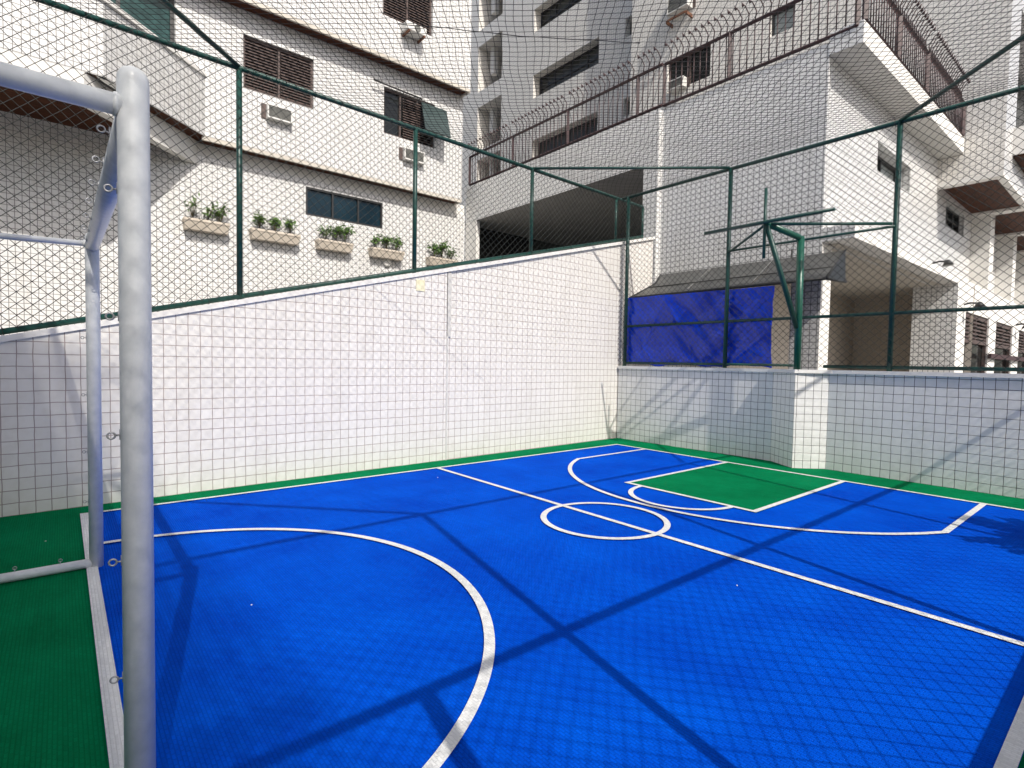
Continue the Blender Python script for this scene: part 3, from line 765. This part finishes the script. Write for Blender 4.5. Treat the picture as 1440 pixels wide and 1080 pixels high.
# main block front and lit side
ZB = 3.22
m = MB(); facade(m, 'x', XD, YD, YP0, ZB, ZP+.02); facade(m, 'x', XD, YD+.46, YP0, 3.02, ZB)
m.build('front_wall', M['podium_tile'], t)
ws = rect('y', YD, (1234, 203), (1280, 272)); ws = (at(1234, 220, 1, YD).x, at(1280, 250, 1, YD).x, 4.92, 5.44)
ew = []
for (a_, b_2) in (((1331, 283), (1355, 333)), ((1375, 315), (1393, 362)), ((1410, 350), (1424, 385))):
    p = at(*a_, 1, YD); q = at(*b_2, 1, YD); ew.append((p.x, q.x, 4.80, 5.36))
m = MB(); facade(m, 'y', YD, XD, 42, ZB, ZP, [ws]+ew, .34)
m.build('side_wall', M['facade_tile'], t)
window(t, 'y', YD, ws, 2, gmat='frosted', depth=.28, fmat='alu', fw_=.05)
for e in ew: window(t, 'y', YD, e, 3, gmat='dark_glass', depth=.16, fw_=.06, rows=2)
# terrace slab overhanging to the right
m = MB().box(XD, 15.48, YO, YD-.002, 6.10, 6.43).build('terrace_slab', M['soffit'], t)
MB().box(XD-.004, 15.47, YO-.012, YO-.002, 6.105, 6.43).build('slab_edge', M['plaster'], t)
MB().box(XD-.012, XD-.002, YO-.012, YD+.0, 6.105, 6.43).build('slab_end', M['podium_tile'], t)
# first floor ledge / beam over the carport
MB().box(XD+.01, 42, YO, YD+.3, 3.26, 3.41).box(XD+.01, XD+.2, YO+.001, YD-.001, 3.412, 3.47).build('carport_beam', M['plaster'], t)
MB().box(XD+.002, XD+.009, YO, YD, 3.262, 3.47).build('beam_end', M['podium_tile'], t)
MB().poly([(XD+.26, YO+.3, 3.25), (20, YO+.3, 3.25), (20, 9, 3.25), (XD+.26, 9, 3.25)]).build('carport_ceiling', M['tan'], t)
MB().box(XD+.05, XD+.25, YD+.46, YP0, 2.95, ZB).build('lintel', M['tan'], t)
MB().box(XD, XD+.38, YD, YD+.44, 0, ZB-.002).build('corner_column', M['podium_tile'], t)
MB().box(XD+.001, XD+.379, YD-.012, YD-.002, 0, ZB).build('column_face', M['plaster'], t)
m = MB().poly([(XD+.3, 5.6, 0), (20, 5.6, 0), (20, 5.6, 3.35), (XD+.3, 5.6, 3.35)]).poly([(17.2, 3.0, 0), (17.2, 5.6, 0), (17.2, 5.6, 3.35), (17.2, 3.0, 3.35)])
m.build('carport_wall', M['beige'], t)
yw = at(1282, 450, 0, 15.6).y
MB().box(15.6, 15.8, YO+.002, yw, 0, 3.256).build('carport_end_wall', M['podium_tile'], t)
MB().box(XD+.012, XD+.2, 5.2, YP0, 0, 2.94).build('front_wall', M['podium_tile'], t)
# lower facade with shuttered doors
drs = []
for (a_, b_2) in (((1358, 438), (1391, 448)), ((1401, 452), (1424, 460)), ((1433, 464), (1450, 468))):
    p = at(*a_, 1, YO); q = at(*b_2, 1, YO); drs.append((p.x, q.x, 0.05, at(*a_, 1, YO).z))
m = MB(); facade(m, 'y', YO-.004, 15.6, 42, 0, 3.26, drs, .16)
m.build('lower_wall', M['plaster'], t)
for d in drs:
    zs = d[3]-.62
    m = MB().box(d[0]+.001, d[0]+.08, YO+.03, YO+.1, d[2], d[3]-.001).box(d[1]-.08, d[1]-.001, YO+.03, YO+.1, d[2], d[3]-.001).box(d[0]+.08, d[1]-.08, YO+.03, YO+.1, d[3]-.07, d[3]-.001).box(d[0]+.08, d[1]-.08, YO+.03, YO+.1, zs-.1, zs)
    dd = m.build('door', M['brown_wood'], t)
    s = MB(); z = zs+.03; mid = (d[0]+d[1])/2
    while z < d[3]-.1:
        s.box(d[0]+.1, mid-.03, YO+.03, YO+.07, z, z+.045).box(mid+.03, d[1]-.1, YO+.03, YO+.07, z, z+.045); z += .095
    s.box(mid-.028, mid+.028, YO+.028, YO+.09, zs, d[3]-.072)
    s.build('louvre', M['brown_wood'], dd)
    MB().box(d[0]+.02, d[1]-.02, YO+.11, YO+.14, d[2], d[3]-.01).build('leaf', M['dark_glass'], dd)
MB().box(drs[0][1]-.1, 34, YO-.10, YO-.03, 1.62, 1.75).build('handrail', M['brown_metal'], t)
# fins beside the shaded windows
for x in (19.1, 22.6, 26.2, 30):
    MB().box(x, x+.55, YD-.40, YD-.002, 3.42, 5.52).build('fin', M['plaster'], t)
for (px_, py_, yy, lab) in ((1316, 370, YD, 'tiny dark security lamp on the sunlit side wall'), (1360, 428, YO, 'small black swan neck lamp above the first shuttered door'), (1432, 457, YO, 'small black swan neck lamp above the rightmost shuttered door')):
    c = at(px_, py_, 1, yy-.06); s_ = (c-CAM).length/17
    k = thing('wall_lamp', lab, 'lamp', (c.x, yy, c.z))
    MB().tube([(c.x, yy-.004, c.z), (c.x, yy-.12, c.z+.03), (c.x-.05, yy-.3, c.z)], .022*s_, n=6).build('arm', M['black'], k)
    MB().tube([(c.x-.06, yy-.28, c.z+.03), (c.x-.06, yy-.30, c.z-.09)], [.05*s_, .12*s_], n=10).build('shade', M['black'], k)

# terrace railings with spikes
def railing(label, P, Q, z0, z1, posts, spacing, lean, tall=.34):
    P, Q = Vector(P), Vector(Q); L = (Q-P).length; d = (Q-P)/L; ln = Vector(lean)
    k = thing('terrace_railing', label, 'railing', (P.x, P.y, z0), 'spiked terrace railings')
    A = lambda s, z: P+d*s+Vector((0, 0, z))
    w = .026
    def bar(a, b, r_): return MB().tube([a, b], r_, n=4, smooth=False)
    bar(A(0, z1), A(L, z1), .036).build('top_rail', M['brown_metal'], k)
    bar(A(0, z0), A(L, z0), .034).build('bottom_rail', M['brown_metal'], k)
    for s in posts: bar(A(s, z0), A(s, z1), .042).build('post', M['brown_metal'], k)
    proto = None; n = int(L/spacing)
    base = A(0, 0)
    for i in range(1, n+1):
        s = i*spacing
        if s > L-.03: continue
        if any(abs(s-p_) < .05 for p_ in posts): continue
        if proto is None:
            m = MB().tube([A(s, z0+.02), A(s, z1-.02)], .0105, n=5)
            b1 = A(s, z1+.02)
            m.tube([b1, b1+Vector((0, 0, tall*.45))-ln*.02, b1+Vector((0, 0, tall*.8))+ln*.05, b1+Vector((0, 0, tall))+ln*.13], [.0105, .0105, .010, .003], n=5)
            e = b1+Vector((0, 0, tall))+ln*.13
            m.tube([e-Vector((0, 0, .07))-ln*.035, e], [.026, .002], n=5)
            proto = m.build('baluster', M['brown_metal'], k); s_0 = s
        else:
            c = proto.copy(); COL.objects.link(c); c.parent = k; c.location = d*(s-s_0)
            c.rotation_euler = (0, 0, 0)
ZR0, ZR1 = ZP+.09, 7.22
railing('long brown spiked railing along the terrace front over the underpass', (XC+.085, 12.95, 0), (XC+.085, YP0+.01, 0), ZR0, ZR1-.06, [0, 1.93, 3.92, 5.9], .128, (-.9, .5, 0))
railing('brown spiked railing above the plain grey wall up to the terrace corner', (XD+.0, YP0+.0, 0), (XD+.0, YO+.06, 0), ZR0+.01, ZR1-.05, [0, 1.35, 3.36], .128, (-.9, .5, 0))
railing('dense brown spiked railing along the sunlit overhanging terrace edge', (XD+.14, YO+.03, 0), (15.4, YO+.03, 0), 6.50, ZR1+.0, [0, 1.6, 3.3, 6.2], .118, (.2, -1, 0), .40)

# awning and tarp
t = thing('awning', 'dark sloping awning with seams over the blue tarp', 'awning', (XD, 5, 2.8))
AX, AZ0, AZ1 = 7.70, 2.465, 3.08
yc0, yc1 = 3.13, 2.85
def aw(s, q):     # s along from left (0) to right (1), q down (0 top, 1 front edge)
    yl = 6.42+(6.06-6.42)*q/.45 if q < .45 else 6.06+(6.03-6.06)*(q-.45)/.55
    yc = yc0+(yc1-yc0)*q
    return Vector((XD-.012+(AX-XD)*q, yl+(yc-yl)*s, AZ1+(AZ0-AZ1)*q - .02*math.sin(math.pi*s)*q))
cuts = [0, .33, .67, 1]
for i in range(3):
    m = MB(); n = 6
    for a_ in range(n):
        for b_2 in range(8):
            s0 = cuts[i]+(cuts[i+1]-cuts[i])*a_/n+(.002 if a_ == 0 else 0); s1 = cuts[i]+(cuts[i+1]-cuts[i])*(a_+1)/n-(.002 if a_ == n-1 else 0)
            m.poly([aw(s0, b_2/8), aw(s1, b_2/8), aw(s1, (b_2+1)/8), aw(s0, (b_2+1)/8)], True)
    m.build('canopy_panel', M['awning'], t)
for s in (.33, .67):
    MB().tube([aw(s, 0)+Vector((0, 0, .004)), aw(s, 1)+Vector((0, 0, .004))], .007, n=6).build('seam', M['seam'], t)
MB().tube([aw(0, .62)+Vector((0, 0, .004)), aw(1, .62)+Vector((0, 0, .004))], .008, n=6).build('seam', M['awning_dark'], t)
MB().tube([aw(0, 1), aw(1, 1)], .022, n=8).build('front_bar', M['awning_dark'], t)
A_, B_, C_ = Vector((XD-.012, yc0, AZ1)), Vector((AX, yc1, AZ0)), Vector((XD-.012, yc0-.02, 2.60))
MB().poly([A_, B_, C_]).build('side_panel', M['awning_dark'], t)
MB().tube([B_, C_], .02, n=8).build('frame', M['awning_dark'], t)
MB().tube([aw(1, 0), aw(1, 1)], .016, n=8).build('frame', M['awning_dark'], t)
MB().tube([aw(0, q/8) for q in range(9)], .016, n=8).build('end_bar', M['awning_dark'], t)

m = MB(); NX, NZ = 150, 72
CR = [((.30, .02), (.46, .55), .020), ((.32, .0), (.12, .9), .014), ((.46, .55), (.52, 1), .012), ((.68, .05), (.86, .35), .016), ((.05, .4), (.22, .98), .012), ((.62, .5), (.98, .9), .014), ((.75, 1), (.98, .55), .012), ((.40, .35), (.56, .9), .010)]
def tarp(i, j):
    s = i/NX; q = j/NZ
    y = 6.03-(6.03-3.47)*s + (.05*math.sin(math.pi*q)**2 if i == NX else 0) * 1
    zt = 2.455-.03*s-.006*math.sin(s*math.pi*3)**2; zb = 1.30+.02*math.sin(s*17)+.01*math.sin(s*41)
    z = zt+(zb-zt)*q
    x = 7.60+.010*wob(y*2.1, z*2.0, 1)+.012*math.sin(9*(s*2.4-q*1.3))*math.exp(-((s-.35-.25*q)/.12)**2)*3+.02*abs(math.sin(11*(s+q*.7)))**3*math.exp(-((s-.72)/.2)**2)
    for (a, b), (c, d), am in CR:
        ex, ey = (c-a)*2.5, (d-b)*1.15; L2 = math.hypot(ex, ey); px_, py_ = (s-a)*2.5, (q-b)*1.15
        tt = (px_*ex+py_*ey)/L2**2
        if -.05 < tt < 1.05:
            ds = (px_*ey-py_*ex)/L2
            x -= am*math.exp(-(ds/.022)**2)*math.sin(math.pi*min(1, max(0, tt)))**.5
    return (x, y, z)
for i in range(NX):
    for j in range(NZ): m.poly([tarp(i, j), tarp(i+1, j), tarp(i+1, j+1), tarp(i, j+1)], True)
o = m.build('tarpaulin', M['tarp']); bm = bmesh.new(); bm.from_mesh(o.data); bmesh.ops.remove_doubles(bm, verts=bm.verts, dist=1e-5); bm.to_mesh(o.data); bm.free()
sd = o.modifiers.new('thick', 'SOLIDIFY'); sd.thickness = .003
tag(o, 'creased blue tarpaulin hung behind the back fence under the awning', 'tarpaulin')

# ================================================================= tower behind the terrace
t = thing('apartment_tower', 'tall grey white tower with ribbon windows rising behind the terrace', 'building', (16, 12, 0))
XR_, XT = 15.5, 16.1; KT = 16.1/17; kz = lambda z: 1.3+(z-1.3)*KT; YRE = 2.33; ZSO = 5.56
Yc = at(887, 100, 0, XR_).y
hr = []
for (a_, b_2) in (((939, 87), (998, 112)), ((1084, 18), (1117, 42))):
    p = at(*a_, 0, XR_); q = at(*b_2, 0, XR_); hr.append([q.y, p.y, min(p.z, q.z), max(p.z, q.z)])
hr[0][2:] = [at(939, 132, 0, XR_).z+.0, at(939, 87, 0, XR_).z]; hr[1][2:] = [at(1084, 52, 0, XR_).z, at(1084, 18, 0, XR_).z]
hr.append([hr[0][0], hr[0][1], hr[0][2]+2.8, hr[0][3]+2.8]); hr.append([hr[1][0], hr[1][1], hr[1][2]+2.8, hr[1][3]+2.8])
m = MB(); facade(m, 'x', XR_, YRE, Yc, ZSO, 34, hr, .2)
m.poly([(XR_, Yc, ZSO), (XT+.1, Yc, ZSO), (XT+.1, Yc, 34), (XR_, Yc, 34)])
m.build('front_wall', M['tower_tile'], t)
window(t, 'x', XR_, hr[0], 2, gmat='dark_glass', depth=.15, fmat='brown_wood'); window(t, 'x', XR_, hr[2], 2, gmat='dark_glass', depth=.15, fmat='brown_wood')
window(t, 'x', XR_, hr[1], 1, gmat='frosted', depth=.15); window(t, 'x', XR_, hr[3], 1, gmat='frosted', depth=.15)
# recessed wing with ribbon windows
ht = []
ys1, ys0 = 19.22*KT, 15.22*KT
for zb_, zt_ in ((10.6, 11.63), (13.56, 14.62), (16.55, 17.6)):
    ht.append((ys0, ys1, kz(zb_), kz(zt_), .5))
hs = []
for zb_, zt_ in ((10.95, 11.64), (13.98, 14.7), (16.95, 17.7)): hs.append((Yc+.02, 13.88*KT, kz(zb_), kz(zt_), .4))
hc = []
for zb_, zt_ in ((9.2, 11.9), (12.4, 14.62), (15.43, 17.75), (18.55, 20.7)): hc.append((21.6*KT, 23.6*KT, kz(zb_), kz(zt_), 1.6))
m = MB(); facade(m, 'x', XT, Yc-.05, 26, ZSO, 34, ht+hs+hc, .5)
m.build('wing_wall', M['tower_tile'], t)
for h in ht: window(t, 'x', XT, h, 4, gmat='curtain_glass', depth=.42, fw_=.07, rows=2)
for h in hs: window(t, 'x', XT, h, 1, gmat='frosted', depth=.34, fw_=.05)
for h in hc:
    MB().poly([(XT+1.6, h[0], h[2]), (XT+1.6, h[1], h[2]), (XT+1.6, h[1], h[3]), (XT+1.6, h[0], h[3])]).build('recess_wall', M['concrete'], t)
    MB().box(XT+.5, XT+.75, h[1]-.62, h[1]-.34, h[2]+.9, h[3]).build('recess_post', M['plaster'], t)
MB().box(XT+.02, XT+.3, 23.6*KT+.015, 24.9*KT, ZSO, 34).build('corner_column', M['concrete'], t)
# sunlit side with dark openings, balcony slab and timber soffits under the overhang
sw = [(16.6, 21.5, 6.75, 9.4), (16.6, 21.5, 9.9, 12.5)]
m = MB(); facade(m, 'y', YRE, XR_, 42, ZSO, 34, sw, .7)
m.build('side_wall', M['facade_tile'], t)
for h in sw: MB().box(h[0]+.01, h[1]-.01, YRE+.5, YRE+.53, h[2], h[3]).build('pane', M['dark_glass'], t)
MB().box(16.4, 22, YRE-.30, YRE-.002, 6.12, 6.72).build('balcony', M['plaster'], t)
MB().box(16.46, 21.95, YRE-.28, YRE-.01, 6.085, 6.118).build('balcony_soffit', M['wood'], t)
for x0_, x1_ in ((15.74, 19.0), (19.35, 22.5), (22.85, 26.0), (26.35, 30)):
    MB().box(x0_, x1_, 2.46, YD-.003, ZSO-.02, ZSO+.05).build('timber_soffit', M['wood'], t)
m = MB().box(XR_, 15.74, YRE, YD-.002, ZSO-.09, ZSO-.002)
for x in (19.0, 22.5, 26.0): m.box(x, x+.35, 2.46, YD-.002, ZSO-.09, ZSO-.003)
m.box(15.74, 30, YRE, 2.46, ZSO-.09, ZSO-.002)
m.build('edge_beam', M['plaster'], t)
MB().box(XT+1.7, 40, YRE+.8, 26, 6.4, 34.2).build('core', M['plaster'], t)
k = aircon('x', XR_, (945, 119), (966, 131), 'small white air conditioner at the sill of the dark tower window behind the railing', depth=.25)
k = aircon('x', XR_, (946, -4), (974, 20), 'grey air conditioner on rusty brackets high on the tower wall', depth=.3, hh=.72)
h = rect('x', XR_, (946, -4), (974, 20))
MB().box(XR_-.34, XR_-.002, h[0], h[0]+.05, h[2]-.1, h[2]-.004).box(XR_-.34, XR_-.002, h[1]-.05, h[1], h[2]-.1, h[2]-.004).box(XR_-.36, XR_-.32, h[0]+.05, h[1]-.05, h[2]-.06, h[2]-.004).build('bracket', M['rust'], k)

for (x, y, rz) in ((3.05, 1.55, .4), (0.75, 3.0, 1.2), (3.2, 5.1, .2), (-.1, 4.9, 1.7)):
    m = MB(); r1 = .007
    m.prism([(x-r1*math.cos(rz), y-r1*math.sin(rz)), (x+.004*math.sin(rz), y-.004*math.cos(rz)), (x+r1*math.cos(rz), y+r1*math.sin(rz)), (x-.005*math.sin(rz), y+.005*math.cos(rz))], .0045, .0075)
    tag(m.build('paper_scrap', M['plaster']), 'tiny pale scrap of litter lying on the court mat', 'litter', 'tiny scraps of litter on the court')
# ================================================================= palm beyond the right fence (its shadow falls on the court)
t = thing('palm_shrub', 'spiky green palm shrub beyond the right fence', 'palm', (5.45, -1.3, 0))
MB().tube([(5.45, -1.3, 0), (5.47, -1.28, .8), (5.45, -1.27, 1.35)], [.08, .07, .05], n=8).build('trunk', M['stem'], t)
m = MB(); rnd = random.Random(4)
for k in range(34):
    an = 2*math.pi*k/34+rnd.uniform(-.1, .1); el = rnd.uniform(.15, 1.25); L = rnd.uniform(.8, 1.15)
    d = Vector((math.cos(an)*math.cos(el), math.sin(an)*math.cos(el)*.75, math.sin(el)))
    base = Vector((5.45, -1.27, 1.3)); pts = [base+d*L*s+Vector((0, 0, -.30*s*s)) for s in (0, .25, .5, .75, 1)]
    for i in range(4):
        m.tube([pts[i], pts[i+1]], .008, n=4)
        for q_ in (0, .33, .66):
            c = pts[i]+(pts[i+1]-pts[i])*q_; sd_ = d.cross(Vector((0, 0, 1)))
            if sd_.length < .1: continue
            sd_.normalize(); fwv = (pts[i+1]-pts[i]).normalized(); l2 = .26*(1-.16*i)
            for sg in (1, -1):
                e = c+(sd_*sg*.75+fwv*.65)*l2+Vector((0, 0, -.05))
                m.poly([c, c+(e-c)*.4+fwv*.055, e, c+(e-c)*.4-fwv*.055])
m.build('crown', M['leaf_dark'], t)

# ================================================================= neighbour block outside the photo, its shade lies on the goal end
t = thing('apartment_building', 'white apartment block behind the goal end, shading it', 'building', (-8, -10, 0))
XS = lambda y: -2.54 + (-4.6-y)*.010
MB().prism([(XS(-4.6), -4.6), (XS(-15), -15), (-14, -15), (-14, -4.6)], 0, 11.6).build('wall', M['facade_tile'], t)
MB().prism([(XS(-4.6)+.03, -4.55), (XS(-15)+.03, -15.1), (-14.1, -15.1), (-14.1, -4.55)], 11.6, 11.8).build('roof', M['concrete'], t)
for o_, w_ in ((.07, .085), (.20, .062), (.32, .042), (.44, .026), (.56, .014)):  # unseen slats added beyond the roof, thinning outward to soften its shadow edge
    MB().prism([(XS(-4.6)+o_, -4.6), (XS(-15)+o_, -15), (XS(-15)+o_+w_, -15), (XS(-4.6)+o_+w_, -4.6)], 11.72, 11.78).build('shadow_fade_slat', M['brown_wood'], t)
for y in (-4.8, -7.3, -9.8, -12.3, -14.8): MB().box(XS(y)-.2, XS(y)+.62, y-.010, y+.010, 11.67, 11.715).build('fade_slat_bracket', M['brown_wood'], t)  # brackets added to carry the shadow-softening slats
for i in range(3):
    for x in (-6.5, -10.5):
        z = 1.2+i*3.5; f = MB().box(x, x+1.8, -4.597, -4.56, z, z+1.3).build('window', M['alu'], t); MB().box(x+.06, x+1.74, -4.558, -4.55, z+.06, z+1.24).build('pane', M['dark_glass'], f)
